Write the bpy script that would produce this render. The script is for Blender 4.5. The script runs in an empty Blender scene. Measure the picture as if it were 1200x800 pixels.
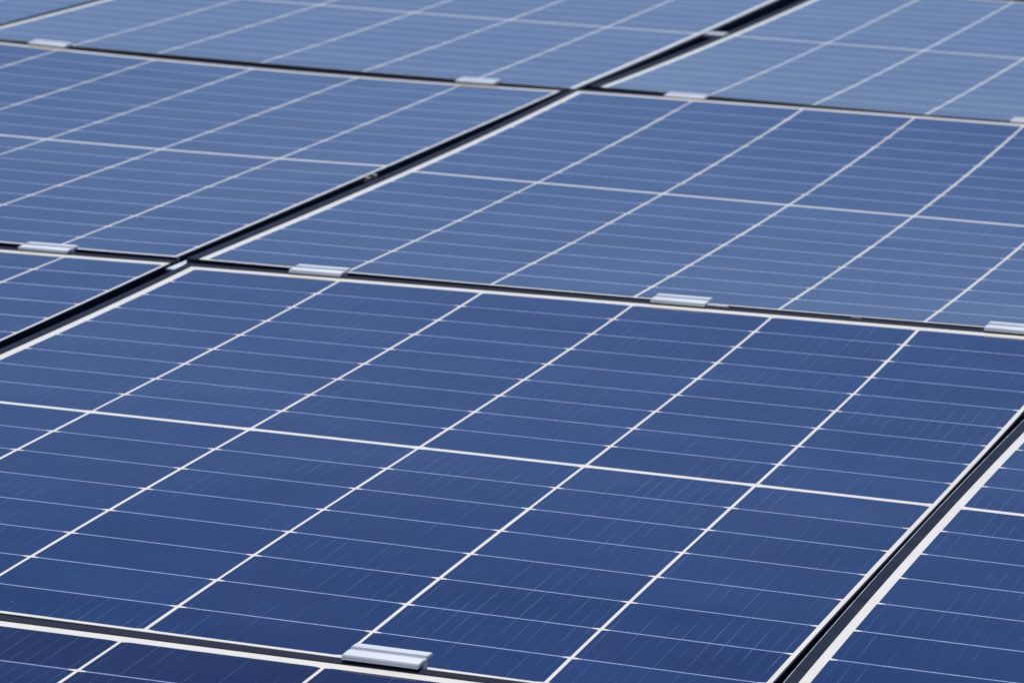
import bpy, bmesh, math, random
from mathutils import Vector, Matrix

# ---------------------------------------------------------------------------
# A field of framed solar modules, measured panel by panel (millimetre offsets,
# tilt and the slight bow of the glass), with their clamps, rails and roof deck.
# ---------------------------------------------------------------------------
PANEL_SHAPE = {
    'M': [0.0, 0.0, 0.0, 0.0, -0.0, 0.0, -0.98, -0.09, 5.63, 7.17, -6.73, 3.77, 1.16, 5.34, 1.42, -1.07, -3.26, -2.02, 2.32, 6.08, -16.76, -6.53, -8.18, -2.17, 3.1, -1.61, -2.3, 8.17, 0.09, 2.34],
    'R': [-9.93, -53.8, -5.57, -4.39, 2.81, -0.61, 0.08, 10.28, -1.31, 1.27, -7.49, -2.45, 2.42, 4.26, 1.68, 1.32, 0.0, 1.26, -1.47, -13.87, -6.71, 2.26, 2.92, 0.6, 0.22, -2.82, -1.35, 0.0, -0.88, 4.44],
    'Q': [-3.6, -18.06, -14.19, 0.74, 2.17, -10.45, 6.68, 2.82, -0.03, 0.19, 0.0, 2.73, 1.21, -1.71, 0.8, 6.83, -10.37, 0.71, -0.67, -7.81, -14.46, 0.0, 2.75, 1.22, 0.37, 3.56, -3.82, -2.75, 0.36, -1.57],
    'L': [4.96, 4.93, -14.57, -1.69, 0.3, -10.66, 4.77, 1.22, 1.92, 0.64, 0.0, 0.0, 0.0, 0.0, 0.0, 13.63, -13.49, 0.27, 0.0, 3.03, 0.0, 0.0, 0.0, 0.0, 0.0, 0.0, 10.66, -8.35, 1.02, 0.84],
    'P': [-17.59, -79.4, 16.52, 1.32, -0.48, -7.53, 1.65, -11.28, -0.09, 1.34, 1.77, -2.63, 0.0, 0.0, 0.0, 0.0, 0.0, -0.14, 0.32, 0.0, 0.0, -1.21, 3.45, 0.0, 0.0, 0.0, 0.0, 0.0, -0.14, 1.67],
    'N': [4.75, 95.11, -4.08, 4.03, -0.09, -3.05, -0.78, 4.03, -0.21, 0.53, 0.0, 0.0, -0.24, 0.25, 0.96, 0.0, 0.0, 0.12, 0.0, -0.76, 0.0, 0.0, 0.0, -0.22, 0.25, 0.96, 0.0, 0.0, -0.12, -0.08],
    'S': [10.6, -31.1, -6.25, -5.75, 3.3, -10.74, -0.48, 4.69, 0.76, -1.11, 6.83, -1.46, -4.04, -1.26, 0.0, 0.0, 0.0, -0.14, 0.28, 1.58, 3.04, 0.0, 0.77, 1.94, -0.21, 0.0, 0.0, 0.0, -0.38, -0.07],
    'T': [-4.79, -7.33, -14.0, -2.67, 1.21, 3.28, 2.37, 3.17, 1.6, -0.5, -1.33, 9.69, -13.44, -5.0, 1.26, 9.25, -0.43, 0.0, -0.21, 0.0, -2.54, -4.55, -2.74, -0.9, -0.32, 4.21, 0.0, 4.14, 0.11, -0.4],
    'V': [2, 0, -30, 0, 0, 0, 0, 0, 0, 0, 0, 0, 0, 0, 0, 0, 0, 0, 0, 0, 0, 0, 0, 0, 0, 0, 0, 0, 0, 0],
    'W': [0, 60, -12, 0, 0, 0, 0, 0, 0, 0, 0, 0, 0, 0, 0, 0, 0, 0, 0, 0, 0, 0, 0, 0, 0, 0, 0, 0, 0, 0],
}
CAM_F = 4899.9999999999945
CAM_C = [1.31497, -4.04028, 0.99369]
CAM_R = [[0.954566, 0.295279, 0.040167], [0.097384, -0.181711, -0.978518], [-0.281637, 0.937972, -0.202211]]
GRID = {'M': (0, 0), 'R': (0, 1), 'Q': (-1, 1), 'L': (-1, 0), 'P': (1, 0), 'N': (0, -1),
        'S': (0, 2), 'T': (-1, 2), 'V': (-2, 2), 'W': (0, 3)}
ROWS_LOW = {'M': 8}
PX, PY, TG = .184, .0925, .016          # cell pitch across, down, and centre gap
PITCH_X, PITCH_Y = 1.162, 1.755
M_LEFT, M_RIGHT, M_FAR, M_NEAR = .0115, .0105, .0165, .012
LIP = .009
MARGIN = {'M': {'right': .0055, 'near': .0085}, 'P': {'left': .0095}, 'N': {'far': .0145}, 'Q': {'right': .006}, 'L': {'right': .005}}
LIPS = {'P': {'left': 1.18}, 'N': {'far': 1.2}, 'S': {'left': 1.5}, 'R': {'left': 1.25}, 'T': {'right': 1.2}, 'Q': {'right': .75}, 'M': {'right': .33}}          # lip width as a factor of LIP; right and near rails are slimmer
LIP_SIDE = {'left': 1.0, 'far': 1.0, 'right': .55, 'near': .8}
def lipf(n, side): return LIPS.get(n, {}).get(side, LIP_SIDE[side])
rng = random.Random(7)
S = bpy.context.scene
C = S.collection

# ------------------------------------------------------------------ helpers
def shape(n):
    p = PANEL_SHAPE[n]
    return p
def zpoly(p, x, y):
    u = x/.552; v = y/.84
    return (p[6]*u*u + p[7]*v*v + p[8]*u*v + p[9]*v**3 + p[28]*u*u*v + p[29]*u*v*v)*1e-3
def ycell(n, r):
    p = shape(n); last = ROWS_LOW.get(n, 9)
    rs = (p[17] if r < 0 else p[18])*1e-3
    sg = (r > 0) - (r < 0)
    y = -(r*(PY+rs) + sg*TG/2)
    y -= p[19]*1e-3*min(max(-8-r, 0), 1)
    y -= p[20]*1e-3*min(max(r-(last-1), 0), 1)
    return y
def xcell(n, c, y):
    p = shape(n)
    i = min(max(int(math.floor(c)), 0), 5); f = min(max(c, 0), 6)-i
    v = y/.84
    off = (p[10+i]*(1-f)+p[11+i]*f) + v*(p[21+i]*(1-f)+p[22+i]*f)
    return (c-3)*PX + off*1e-3
def local(n, x, y, z):                   # panel plane -> panel's own coordinates (bow included)
    return Vector((x, y, z+zpoly(shape(n), x, y)))
def panel_matrix(n):
    p = shape(n); g = GRID[n]
    cz, rx, ry = p[5]*1e-3, p[3]*1e-3, p[4]*1e-3
    return Matrix(((1, -cz, 0, g[0]*PITCH_X+p[0]*1e-3),
                   (cz, 1, 0, g[1]*PITCH_Y+p[1]*1e-3),
                   (ry, rx, 1, p[2]*1e-3), (0, 0, 0, 1)))
def world_pt(n, x, y, z):
    return panel_matrix(n) @ local(n, x, y, z)

def link_mesh(name, bm, mat, parent=None, smooth=False):
    me = bpy.data.meshes.new(name)
    bm.normal_update()
    bm.to_mesh(me); bm.free()
    if smooth:
        for f in me.polygons: f.use_smooth = True
    me.materials.append(mat)
    o = bpy.data.objects.new(name, me); C.objects.link(o)
    if parent is not None: o.parent = parent
    return o
def tag(o, label, cat, group=None, kind=None):
    o['label'] = label; o['category'] = cat
    if group: o['group'] = group
    if kind: o['kind'] = kind
    return o

# ---------------------------------------------------------------- materials
def newmat(name):
    m = bpy.data.materials.new(name); m.use_nodes = True
    nt = m.node_tree; b = nt.nodes['Principled BSDF']
    return m, nt, b
def node(nt, t, **kw):
    n = nt.nodes.new(t)
    for k, v in kw.items(): setattr(n, k, v)
    return n
def noise(nt, scale, detail=3, vec=None, rough=.55):
    n = node(nt, 'ShaderNodeTexNoise'); n.inputs['Scale'].default_value = scale
    n.inputs['Detail'].default_value = detail; n.inputs['Roughness'].default_value = rough
    if vec is not None: nt.links.new(vec, n.inputs['Vector'])
    return n
def ramp(nt, src, a, b, ca, cb):
    r = node(nt, 'ShaderNodeValToRGB')
    r.color_ramp.elements[0].position = a; r.color_ramp.elements[1].position = b
    r.color_ramp.elements[0].color = ca; r.color_ramp.elements[1].color = cb
    nt.links.new(src, r.inputs['Fac']); return r
def glass_coat(b, rough=.06, ior=1.36, nt=None, vec=None):
    if nt is not None:
        n = noise(nt, 2.6, 2, vec); bp = node(nt, 'ShaderNodeBump')
        bp.inputs['Strength'].default_value = 1; bp.inputs['Distance'].default_value = RIPPLE
        nt.links.new(n.outputs['Fac'], bp.inputs['Height']); nt.links.new(bp.outputs['Normal'], b.inputs['Coat Normal'])
    b.inputs['Coat Weight'].default_value = 1.0
    b.inputs['Coat Roughness'].default_value = rough
    b.inputs['Coat IOR'].default_value = ior

def mat_cells():
    m, nt, b = newmat('blue_silicon_under_glass')
    L = nt.links
    tc = node(nt, 'ShaderNodeTexCoord')
    at = node(nt, 'ShaderNodeAttribute'); at.attribute_name = 'cell_tone'
    base = ramp(nt, at.outputs['Fac'], 0, 1, CELL_A, CELL_B)
    cloud = noise(nt, 9, 4, tc.outputs['Object'])
    cr = ramp(nt, cloud.outputs['Fac'], .3, .75, (.84, .86, .88, 1), (1.14, 1.12, 1.1, 1))
    mul = node(nt, 'ShaderNodeMix', data_type='RGBA', blend_type='MULTIPLY')
    mul.inputs['Factor'].default_value = 1
    L.new(base.outputs['Color'], mul.inputs['A']); L.new(cr.outputs['Color'], mul.inputs['B'])
    # dust: a thin film in soft blotches and a few specks on the glass
    dn = noise(nt, 3.2, 6, tc.outputs['Object'], .65)
    df = ramp(nt, dn.outputs['Fac'], .42, .85, (0, 0, 0, 1), (.028, .028, .028, 1))
    vo = node(nt, 'ShaderNodeTexVoronoi'); vo.inputs['Scale'].default_value = 55
    L.new(tc.outputs['Object'], vo.inputs['Vector'])
    sp = ramp(nt, vo.outputs['Distance'], .035, .075, (.22, .22, .22, 1), (0, 0, 0, 1))
    sel = noise(nt, 23, 2, tc.outputs['Object'])
    sl = ramp(nt, sel.outputs['Fac'], .6, .66, (0, 0, 0, 1), (1, 1, 1, 1))
    spm = node(nt, 'ShaderNodeMath', operation='MULTIPLY')
    L.new(sp.outputs['Color'], spm.inputs[0]); L.new(sl.outputs['Color'], spm.inputs[1])
    add = node(nt, 'ShaderNodeMath', operation='ADD', use_clamp=True)
    L.new(df.outputs['Color'], add.inputs[0]); L.new(spm.outputs[0], add.inputs[1])
    dust = node(nt, 'ShaderNodeMix', data_type='RGBA')
    L.new(add.outputs[0], dust.inputs['Factor'])
    L.new(mul.outputs['Result'], dust.inputs['A'])
    dust.inputs['B'].default_value = (.42, .43, .46, 1)
    L.new(dust.outputs['Result'], b.inputs['Base Color'])
    b.inputs['Roughness'].default_value = .6
    b.inputs['Specular IOR Level'].default_value = .0
    glass_coat(b, COAT_R, COAT_IOR, nt, tc.outputs['Object'])
    return m
def mat_backsheet():
    m, nt, b = newmat('white_backsheet_under_glass')
    tc = node(nt, 'ShaderNodeTexCoord')
    n = noise(nt, 14, 4, tc.outputs['Object'])
    r = ramp(nt, n.outputs['Fac'], .3, .7, (.75, .71, .61, 1), (.82, .78, .68, 1))
    nt.links.new(r.outputs['Color'], b.inputs['Base Color'])
    b.inputs['Roughness'].default_value = .6
    b.inputs['Specular IOR Level'].default_value = .0
    glass_coat(b, COAT_R, COAT_IOR, nt, tc.outputs['Object'])
    return m
def mat_wire():
    m, nt, b = newmat('tinned_copper_ribbon')
    tc = node(nt, 'ShaderNodeTexCoord')
    mp = node(nt, 'ShaderNodeMapping'); mp.inputs['Scale'].default_value = (3, .35, 1)
    nt.links.new(tc.outputs['Object'], mp.inputs['Vector'])
    n = noise(nt, 26, 3, mp.outputs['Vector'])
    big = noise(nt, 4.5, 3, tc.outputs['Object'])
    mm = node(nt, 'ShaderNodeMath', operation='MULTIPLY')
    nt.links.new(n.outputs['Fac'], mm.inputs[0]); nt.links.new(big.outputs['Fac'], mm.inputs[1])
    r = ramp(nt, mm.outputs[0], .19, .40, (.012, .026, .095, 1), (.18, .245, .39, 1))  # noise paints the wires' broken glint as pale patches in their colour
    nt.links.new(r.outputs['Color'], b.inputs['Base Color'])
    b.inputs['Roughness'].default_value = .45
    b.inputs['Specular IOR Level'].default_value = .0
    glass_coat(b, COAT_R, COAT_IOR, nt, tc.outputs['Object'])
    return m
def mat_gap():
    m, nt, b = newmat('bluish_gap_strip_under_glass')
    tc = node(nt, 'ShaderNodeTexCoord')
    n = noise(nt, 60, 3, tc.outputs['Object'])
    r = ramp(nt, n.outputs['Fac'], .3, .7, (.30, .37, .57, 1), (.41, .49, .71, 1))
    nt.links.new(r.outputs['Color'], b.inputs['Base Color'])
    b.inputs['Roughness'].default_value = .6
    b.inputs['Specular IOR Level'].default_value = .0
    glass_coat(b, COAT_R, COAT_IOR, nt, tc.outputs['Object'])
    return m
def mat_metal(name, col, rough, metallic=1.0, var=.25, scale=40):
    m, nt, b = newmat(name)
    tc = node(nt, 'ShaderNodeTexCoord')
    mp = node(nt, 'ShaderNodeMapping'); mp.inputs['Scale'].default_value = (.15, 1, 1)
    nt.links.new(tc.outputs['Object'], mp.inputs['Vector'])
    n = noise(nt, scale, 4, mp.outputs['Vector'])
    lo = tuple(c*(1-var) for c in col)+(1,); hi = tuple(min(1, c*(1+var)) for c in col)+(1,)
    r = ramp(nt, n.outputs['Fac'], .3, .7, lo, hi)
    nt.links.new(r.outputs['Color'], b.inputs['Base Color'])
    mr = node(nt, 'ShaderNodeMapRange')
    mr.inputs['To Min'].default_value = rough*.8; mr.inputs['To Max'].default_value = rough*1.25
    nt.links.new(n.outputs['Fac'], mr.inputs['Value'])
    nt.links.new(mr.outputs['Result'], b.inputs['Roughness'])
    b.inputs['Metallic'].default_value = metallic
    return m

RIPPLE = .0018
CELL_A = (.001, .005, .047, 1)
CELL_B = (.0085, .0300, .111, 1)
COAT_R, COAT_IOR = .07, 1.145
MAT_CELL = mat_cells(); MAT_BACK = mat_backsheet(); MAT_WIRE = mat_wire(); MAT_GAP = mat_gap()
MAT_FRAME = mat_metal('black_anodised_aluminium', (.0185, .0240, .041), .55, .0, .3)
MAT_FRAME.node_tree.nodes['Principled BSDF'].inputs['Specular IOR Level'].default_value = .04
MAT_EDGE = mat_metal('bare_cut_and_highlight_aluminium', (.55, .55, .56), .4, .6)  # bare mitre cuts; also the painted highlight on one bevel
MAT_CLAMP = mat_metal('mill_finish_aluminium', (.62, .645, .655), .45, .2, .14)
MAT_RAIL = mat_metal('dull_rail_aluminium', (.36, .39, .41), .5, .3)
MAT_TAB = mat_metal('dusty_beige_aluminium', (.50, .46, .43), .6, .1)
MAT_BOLT = mat_metal('galvanised_steel', (.36, .33, .29), .6, .3)
MAT_COPPER = mat_metal('rusty_brown_washer', (.34, .13, .04), .7, .1)
MAT_ROOF = mat_metal('dark_roof_membrane', (.06, .06, .065), .85, .0, .3, 6)

# ------------------------------------------------------------------- panels
FRAME_PROFILE = [(0, -.0006), (0, .0008), (.0082, .0023), (.0087, .0022), (.0090, .0018), (.0090, -.0330), (.0060, -.0330), (.0060, -.0006)]
NSEG = 16
def rim(n, d):
    """lip-inner rectangle pushed outwards by d, as a closed list of (x, y)"""
    last = ROWS_LOW.get(n, 9)
    yf = ycell(n, -9)+MARGIN.get(n, {}).get('far', M_FAR); yn = ycell(n, last)-MARGIN.get(n, {}).get('near', M_NEAR)
    ml = MARGIN.get(n, {}).get('left', M_LEFT); mr = MARGIN.get(n, {}).get('right', M_RIGHT)
    def xl(y): return xcell(n, 0, y)-ml
    def xr(y): return xcell(n, 6, y)+mr
    pts = []
    l, r, t, b = (d*lipf(n, q) for q in ('left', 'right', 'far', 'near'))
    c = [(xl(yn)-l, yn-b), (xr(yn)+r, yn-b), (xr(yf)+r, yf+t), (xl(yf)-l, yf+t)]
    for k in range(4):
        a, b = c[k], c[(k+1) % 4]
        for i in range(NSEG):
            t = i/NSEG
            pts.append((a[0]+(b[0]-a[0])*t, a[1]+(b[1]-a[1])*t))
    return pts
def frame_mesh(n):
    bm = bmesh.new(); rings = []
    for d, z in FRAME_PROFILE:
        rings.append([bm.verts.new(local(n, x, y, z)) for x, y in rim(n, d)])
    m = len(rings[0]); k = len(rings)
    for i in range(k):
        a, b = rings[i], rings[(i+1) % k]
        for j in range(m):
            f = bm.faces.new((a[j], a[(j+1) % m], b[(j+1) % m], b[j]))
            if n == 'P' and i in (2, 3) and j // NSEG == 3: f.material_index = 1  # pale colour paints a bright edge highlight along P's left bevel
    bmesh.ops.recalc_face_normals(bm, faces=bm.faces)
    return bm
def sheet_mesh(n):
    bm = bmesh.new(); last = ROWS_LOW.get(n, 9)
    yf = ycell(n, -9)+MARGIN.get(n, {}).get('far', M_FAR)+.003; yn = ycell(n, last)-M_NEAR-.003
    NX, NY = 72, 120; g = []
    for j in range(NY+1):
        y = yn+(yf-yn)*j/NY
        xa = xcell(n, 0, y)-MARGIN.get(n, {}).get('left', M_LEFT)-.003; xb = xcell(n, 6, y)+MARGIN.get(n, {}).get('right', M_RIGHT)+.003
        g.append([bm.verts.new(local(n, xa+(xb-xa)*i/NX, y, 0)) for i in range(NX+1)])
    for j in range(NY):
        for i in range(NX):
            bm.faces.new((g[j][i], g[j][i+1], g[j+1][i+1], g[j+1][i]))
    return bm
LIFT = .00006
COLGAP, ROWGAP, MIDGAP = .0034, .0019, .0100
CHX, CHY = .0072, .0020
def row_spans(n):
    gap = ROWGAP if n in 'MNP' else ROWGAP*1.55
    last = ROWS_LOW.get(n, 9); out = []
    for r in range(-9, last):
        ya, yb = ycell(n, r), ycell(n, r+1)
        if r == 0: ya = -MIDGAP/2
        else: ya -= gap/2 if r > -9 else 0
        if r == -1: yb = MIDGAP/2
        else: yb += gap/2 if r < last-1 else 0
        out.append((r, ya, yb))
    return out
def cells_mesh(n):
    """half cells with clipped corners; a pale strip joins each to the next one of its string"""
    bm = bmesh.new()
    lay = bm.loops.layers.float_color.new('cell_tone')
    chx = CHX if n in 'MNP' else CHX*.8; chy = CHY if n in 'MNP' else CHY*.6
    for c in range(6):
        prev = None
        for r, yt, yb in row_spans(n):
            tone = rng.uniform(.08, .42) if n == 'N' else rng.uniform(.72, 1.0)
            ym = (yt+yb)/2
            jx = rng.uniform(-.0003, .0003)
            xa = xcell(n, c, ym)+(COLGAP/2 if c > 0 else 0)+jx
            xb = xcell(n, c+1, ym)-(COLGAP/2 if c < 5 else 0)+jx
            ka = xcell(n, c, yt)-xcell(n, c, ym); kb = xcell(n, c+1, yt)-xcell(n, c+1, ym)
            wd = xb-xa
            xs = [xa, xa+chx]+[xa+wd*q/6 for q in (1, 2, 3, 4, 5)]+[xb-chx, xb]; nx = len(xs)
            top, bot = [], []
            for i, x in enumerate(xs):
                t = (x-xa)/(xb-xa); sk = ka*(1-t)+kb*t
                ch = chy if i in (0, nx-1) else 0
                top.append(bm.verts.new(local(n, x+sk, yt-ch, LIFT)))
                bot.append(bm.verts.new(local(n, x-sk, yb+ch, LIFT)))
            for i in range(nx-1):
                f = bm.faces.new((bot[i], bot[i+1], top[i+1], top[i]))
                for l in f.loops: l[lay] = (tone, tone, tone, 1)
            if prev is not None and r != 0:
                for i in range(1, nx-2):
                    f = bm.faces.new((top[i], top[i+1], prev[i+1], prev[i])); f.material_index = 1
            prev = bot
    return bm
N_WIRE, WIRE_W = 13, .00034
def wires_mesh(n):
    bm = bmesh.new(); spans = row_spans(n)
    halves = [[s for s in spans if s[0] < 0], [s for s in spans if s[0] >= 0]]
    for c in range(6):
        for k in range(N_WIRE):
            fr = (k+.5+rng.uniform(-.05, .05))/N_WIRE
            for hs in halves:
                prev = None
                ys = [hs[0][1]]+[s[2] for s in hs]
                for q, y in enumerate(ys):
                    xa, xb = xcell(n, c, y)+COLGAP/2, xcell(n, c+1, y)-COLGAP/2
                    x = xa+(xb-xa)*fr+rng.uniform(-.0004, .0004)
                    w = WIRE_W/2
                    a = bm.verts.new(local(n, x-w, y, LIFT*1.6)); b = bm.verts.new(local(n, x+w, y, LIFT*1.6))
                    if prev: bm.faces.new((prev[0], a, b, prev[1]))
                    prev = (a, b)
    bmesh.ops.recalc_face_normals(bm, faces=bm.faces)
    return bm
def seam_mesh(n):
    """bare cut edges of the mitre where two frame rails meet (near right corner)"""
    bm = bmesh.new()
    last = ROWS_LOW.get(n, 9)
    yn = ycell(n, last)-MARGIN.get(n, {}).get('near', M_NEAR)-LIP*lipf(n, 'near'); x = xcell(n, 6, yn+LIP*lipf(n, 'near'))+MARGIN.get(n, {}).get('right', M_RIGHT)+LIP*lipf(n, 'right')
    w = .0022; o = .0003
    prof = [(-w, -o), (o, -o), (o, w)]
    lo = [bm.verts.new(local(n, x+a, yn+b, -.032)) for a, b in prof]
    hi = [bm.verts.new(local(n, x+a, yn+b, .0018)) for a, b in prof]
    back_l = bm.verts.new(local(n, x-w, yn+w, -.032)); back_h = bm.verts.new(local(n, x-w, yn+w, .0018))
    lo.append(back_l); hi.append(back_h)
    for i in range(4):
        j = (i+1) % 4
        bm.faces.new((lo[i], lo[j], hi[j], hi[i]))
    bm.faces.new(hi); bm.faces.new(lo[::-1])
    bmesh.ops.recalc_face_normals(bm, faces=bm.faces)
    return bm

PANEL_LABEL = {
    'M': 'largest blue solar panel, filling the middle of the photo between the four frame gaps',
    'R': 'blue solar panel directly beyond the central one, right of the long diagonal gap',
    'Q': 'blue solar panel at upper left, left of the diagonal gap, below the top row',
    'L': 'solar panel of which only a small triangle shows at the left edge, halfway up',
    'P': 'dark blue solar panel cut off by the lower right corner, beside the wide black gap',
    'N': 'darkest solar panel, only a strip showing along the bottom left edge',
    'S': 'pale hazy solar panel in the upper right corner, right of the diagonal gap',
    'T': 'pale blurred solar panel along the top edge, left of the diagonal gap',
    'V': 'greyish corner of a solar panel in the extreme upper left, beyond a white edge',
    'W': 'dark sliver of a solar panel frame at the very top right edge',
}
for n in 'MRQLPNSTVW':
    root = bpy.data.objects.new('solar_panel', None); C.objects.link(root)
    root.empty_display_size = .1
    root.matrix_world = panel_matrix(n)
    tag(root, PANEL_LABEL[n], 'solar panel', 'framed solar panels in the array')
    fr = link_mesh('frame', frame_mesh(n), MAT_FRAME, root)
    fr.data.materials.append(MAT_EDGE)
    link_mesh('corner_seam', seam_mesh(n), MAT_EDGE, fr)
    link_mesh('backsheet', sheet_mesh(n), MAT_BACK, root, True)
    link_mesh('solar_cells', cells_mesh(n), MAT_CELL, root, True).data.materials.append(MAT_GAP)
    link_mesh('busbar_wires', wires_mesh(n), MAT_WIRE, root)

# ------------------------------------------------------------------- clamps
# extruded hat section: near flange, groove with the channel below, far flange (y up the slope, z height)
CL = [(-.0200, .0002), (-.0204, .0030), (-.0190, .0046), (-.0040, .0050), (-.0026, .0038), (.0026, .0038),
      (.0042, .0058), (.0178, .0054), (.0192, .0040), (.0192, .0020), (.0060, .0018), (.0060, -.030), (-.0060, -.030), (-.0060, .0016)]
def clamp_mesh(length):
    bm = bmesh.new(); ends = []
    for x in (-length/2, length/2):
        ends.append([bm.verts.new((x, a, b)) for a, b in CL])
    k = len(CL)
    for i in range(k):
        j = (i+1) % k
        bm.faces.new((ends[0][i], ends[0][j], ends[1][j], ends[1][i]))
    bm.faces.new(ends[0][::-1]); bm.faces.new(ends[1])
    bmesh.ops.recalc_face_normals(bm, faces=bm.faces)
    bmesh.ops.bevel(bm, geom=[e for e in bm.edges], offset=.0005, segments=2, affect='EDGES', clamp_overlap=True)
    return bm
proto_clamp = None
def far_edge(n, c, dy=0.0, z=0.0):
    """point on the outer rim of a panel's far edge, dy beyond it"""
    y = ycell(n, -9)+M_FAR+LIP+dy
    return world_pt(n, xcell(n, c, y-dy), y, z)
CLAMPS = [('M', .80, .012, 'silver clamp just right of the frame junction at left of centre'),
          ('M', 3.30, .012, 'silver clamp at the middle of the image with a beige tab poking out beside it'),
          ('M', 5.58, .012, 'silver clamp at the right edge, halfway up, cut off by the photo'),
          ('L', 4.82, .013, 'silver clamp at the left edge, halfway up, left of the frame junction'),
          ('N', 4.24, .012, 'largest silver clamp, on the bottom edge between the two nearest panels'),
          ('Q', .85, .012, 'blurred silver clamp near the upper left corner'),
          ('Q', 5.13, .012, 'blurred silver clamp at the top middle, just left of the upper frame junction'),
          ('R', .90, .012, 'blurred silver clamp at the top, just right of the upper frame junction'),
          ('R', 4.05, .012, 'blurred silver clamp at the far right edge of the upper row, mostly cut off'),
          ]
for n, c, dy, lab in CLAMPS:
    if proto_clamp is None:
        proto_clamp = o = link_mesh('mid_clamp', clamp_mesh(.069), MAT_CLAMP)
    else:
        o = proto_clamp.copy(); C.objects.link(o)
    a = far_edge(n, c-.1, dy, .0010); b = far_edge(n, c+.1, dy, .0010)
    d = (b-a).normalized(); up = Vector((0, 0, 1)); yv = up.cross(d).normalized(); up = d.cross(yv)
    M = Matrix((d, yv, up)).transposed().to_4x4(); M.translation = (a+b)/2
    o.matrix_world = M
    tag(o, lab, 'clamp', 'silver clamps along the panel edges')

# ------------------------------------------------- small metal things in gaps
def block(name, size, mat, loc, rotz=0, bevel=.0006):
    bm = bmesh.new(); bmesh.ops.create_cube(bm, size=1)
    for v in bm.verts: v.co = Vector((v.co.x*size[0], v.co.y*size[1], v.co.z*size[2]))
    bmesh.ops.bevel(bm, geom=list(bm.edges), offset=bevel, segments=2, affect='EDGES')
    o = link_mesh(name, bm, mat); o.location = loc; o.rotation_euler = (0, 0, rotz); return o
# beige tab beside the middle clamp, and a second one further right
q = far_edge('M', 3.55, .004, .0015)
tag(block('slide_nut', (.034, .010, .0034), MAT_TAB, q, .0), 'small beige metal tab sticking out right of the middle clamp', 'slide nut')
q = far_edge('M', 4.55, -.001, .0027)
tag(block('spring_clip', (.014, .0026, .0012), MAT_TAB, q, .0), 'tiny dull metal clip on the black frame edge, right of the middle', 'clip')
# plate in the crossing of the two gaps
q = world_pt('M', xcell('M', 0, .83)-M_LEFT-LIP-.0085, ycell('M', -9)+M_FAR+LIP+.012, -.0040)
tag(block('joint_plate', (.020, .075, .003), MAT_CLAMP, q, -.02), 'pale metal plate lying low in the crossing of the gaps left of centre', 'joint plate')
# two bolt heads in the diagonal gap
def bolt(loc, r, h):
    bm = bmesh.new()
    bmesh.ops.create_cone(bm, cap_ends=True, segments=6, radius1=r, radius2=r*.94, depth=h)
    bmesh.ops.bevel(bm, geom=list(bm.edges), offset=r*.08, segments=1, affect='EDGES')
    o = link_mesh('bolt', bm, MAT_BOLT); o.location = loc
    bm = bmesh.new()
    bmesh.ops.create_cone(bm, cap_ends=True, segments=24, radius1=r*1.15, radius2=r*1.1, depth=h*.25)
    w = link_mesh('washer', bm, MAT_COPPER, o); w.location = (0, 0, -h*.6)
    return o
for i, yy in enumerate((-.100, -.070)):
    q = world_pt('R', xcell('R', 0, yy)-M_LEFT-LIP-.016, yy, .0005)
    tag(bolt(q, .0048, .006), ['greyer bolt head in the diagonal gap, the one nearer the camera', 'tan bolt head with a rusty washer in the diagonal gap, the farther of two'][i], 'bolt')
# pale end clamp lying across the diagonal gap of the top row
q = world_pt('S', xcell('S', 0, 0)-M_LEFT-LIP-.016, -.005, .001)
tag(block('gap_clamp', (.040, .046, .006), MAT_RAIL, q, .0, .0015), 'pale blurred clamp across the diagonal gap near the top edge', 'clamp')

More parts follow.
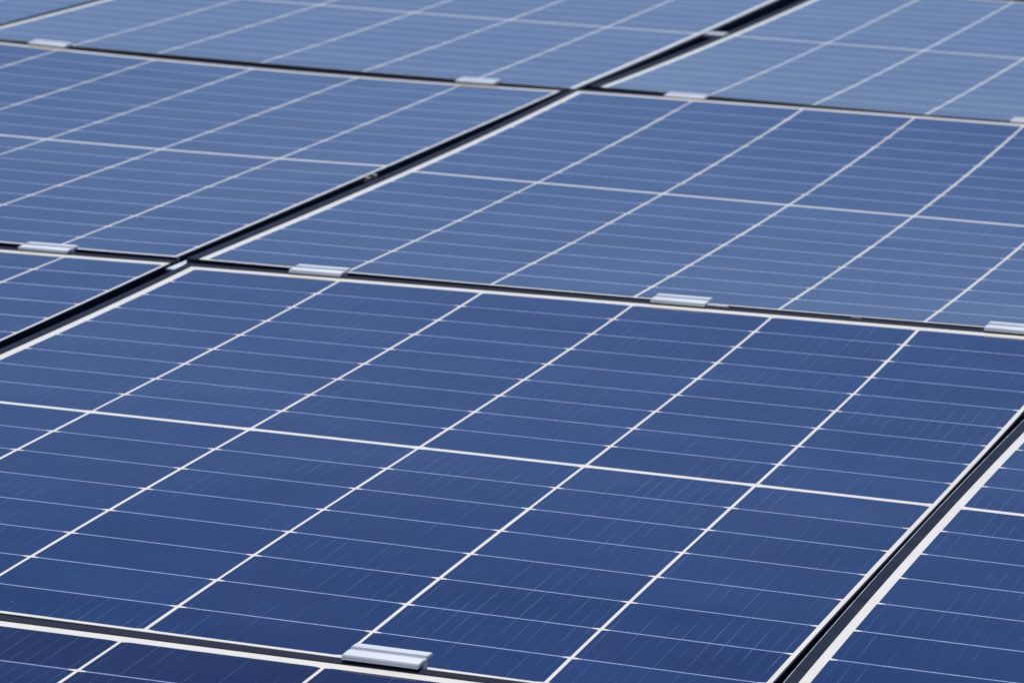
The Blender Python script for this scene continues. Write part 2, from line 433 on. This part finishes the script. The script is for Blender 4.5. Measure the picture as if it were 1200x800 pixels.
# rails under the clamps and the roof deck below everything
def rail(x, y0, y1, lab):
    bm = bmesh.new()
    prof = [(-.02, -.040), (-.02, 0), (-.006, 0), (-.006, -.008), (.006, -.008), (.006, 0), (.02, 0), (.02, -.040)]
    a = [bm.verts.new((x+u, y0, v-.052)) for u, v in prof]; b = [bm.verts.new((x+u, y1, v-.052)) for u, v in prof]
    for i in range(len(prof)):
        j = (i+1) % len(prof); bm.faces.new((a[i], a[j], b[j], b[i]))
    bm.faces.new(a[::-1]); bm.faces.new(b)
    bmesh.ops.recalc_face_normals(bm, faces=bm.faces)
    return bm
bm = bmesh.new(); R = 60
vs = [bm.verts.new(p) for p in ((-R, -R, -.12), (R, -R, -.12), (R, R, -.12), (-R, R, -.12))]
bm.faces.new(vs)
roof = link_mesh('roof_deck', bm, MAT_ROOF)
roof['kind'] = 'structure'; roof['label'] = 'dark roof deck below the solar panels'

# ------------------------------------------------------------------- camera
cam = bpy.data.cameras.new('camera'); co = bpy.data.objects.new('camera', cam); C.objects.link(co)
r0, r1, r2 = CAM_R
M = Matrix(((r0[0], -r1[0], -r2[0]), (r0[1], -r1[1], -r2[1]), (r0[2], -r1[2], -r2[2]))).to_4x4()
M.translation = Vector(CAM_C); co.matrix_world = M
cam.sensor_width = 36; cam.sensor_fit = 'HORIZONTAL'; cam.lens = CAM_F/1200*36
cam.clip_start = .05; cam.clip_end = 500
cam.dof.use_dof = True; cam.dof.focus_distance = 3.85; cam.dof.aperture_fstop = 20
S.camera = co

# -------------------------------------------------------------------- light
SUN = Vector((-.18, .36, .86)).normalized()
elev = math.asin(SUN.z); az = math.atan2(SUN.x, SUN.y)
w = bpy.data.worlds.new('World'); S.world = w; w.use_nodes = True
nt = w.node_tree; bg = nt.nodes['Background']
sky = nt.nodes.new('ShaderNodeTexSky'); sky.sky_type = 'NISHITA'; sky.sun_disc = False
sky.dust_density = 0; sky.ozone_density = 4
sky.sun_elevation = elev; sky.sun_rotation = az
tint = nt.nodes.new('ShaderNodeMix'); tint.data_type = 'RGBA'; tint.blend_type = 'MULTIPLY'
tint.inputs['Factor'].default_value = 1; tint.inputs['B'].default_value = (1.02, .98, 1.15, 1)   # camera white balance
nt.links.new(sky.outputs['Color'], tint.inputs['A']); nt.links.new(tint.outputs['Result'], bg.inputs['Color']); bg.inputs['Strength'].default_value = .10
sl = bpy.data.lights.new('sun', 'SUN'); so = bpy.data.objects.new('sun', sl); C.objects.link(so)
sl.energy = 3.6; sl.angle = math.radians(.5); sl.color = (1, .95, .88)
so.rotation_euler = (-SUN).to_track_quat('-Z', 'Y').to_euler()

S.view_settings.view_transform = 'Standard'; S.view_settings.look = 'None'
S.view_settings.exposure = 0; S.view_settings.gamma = 1
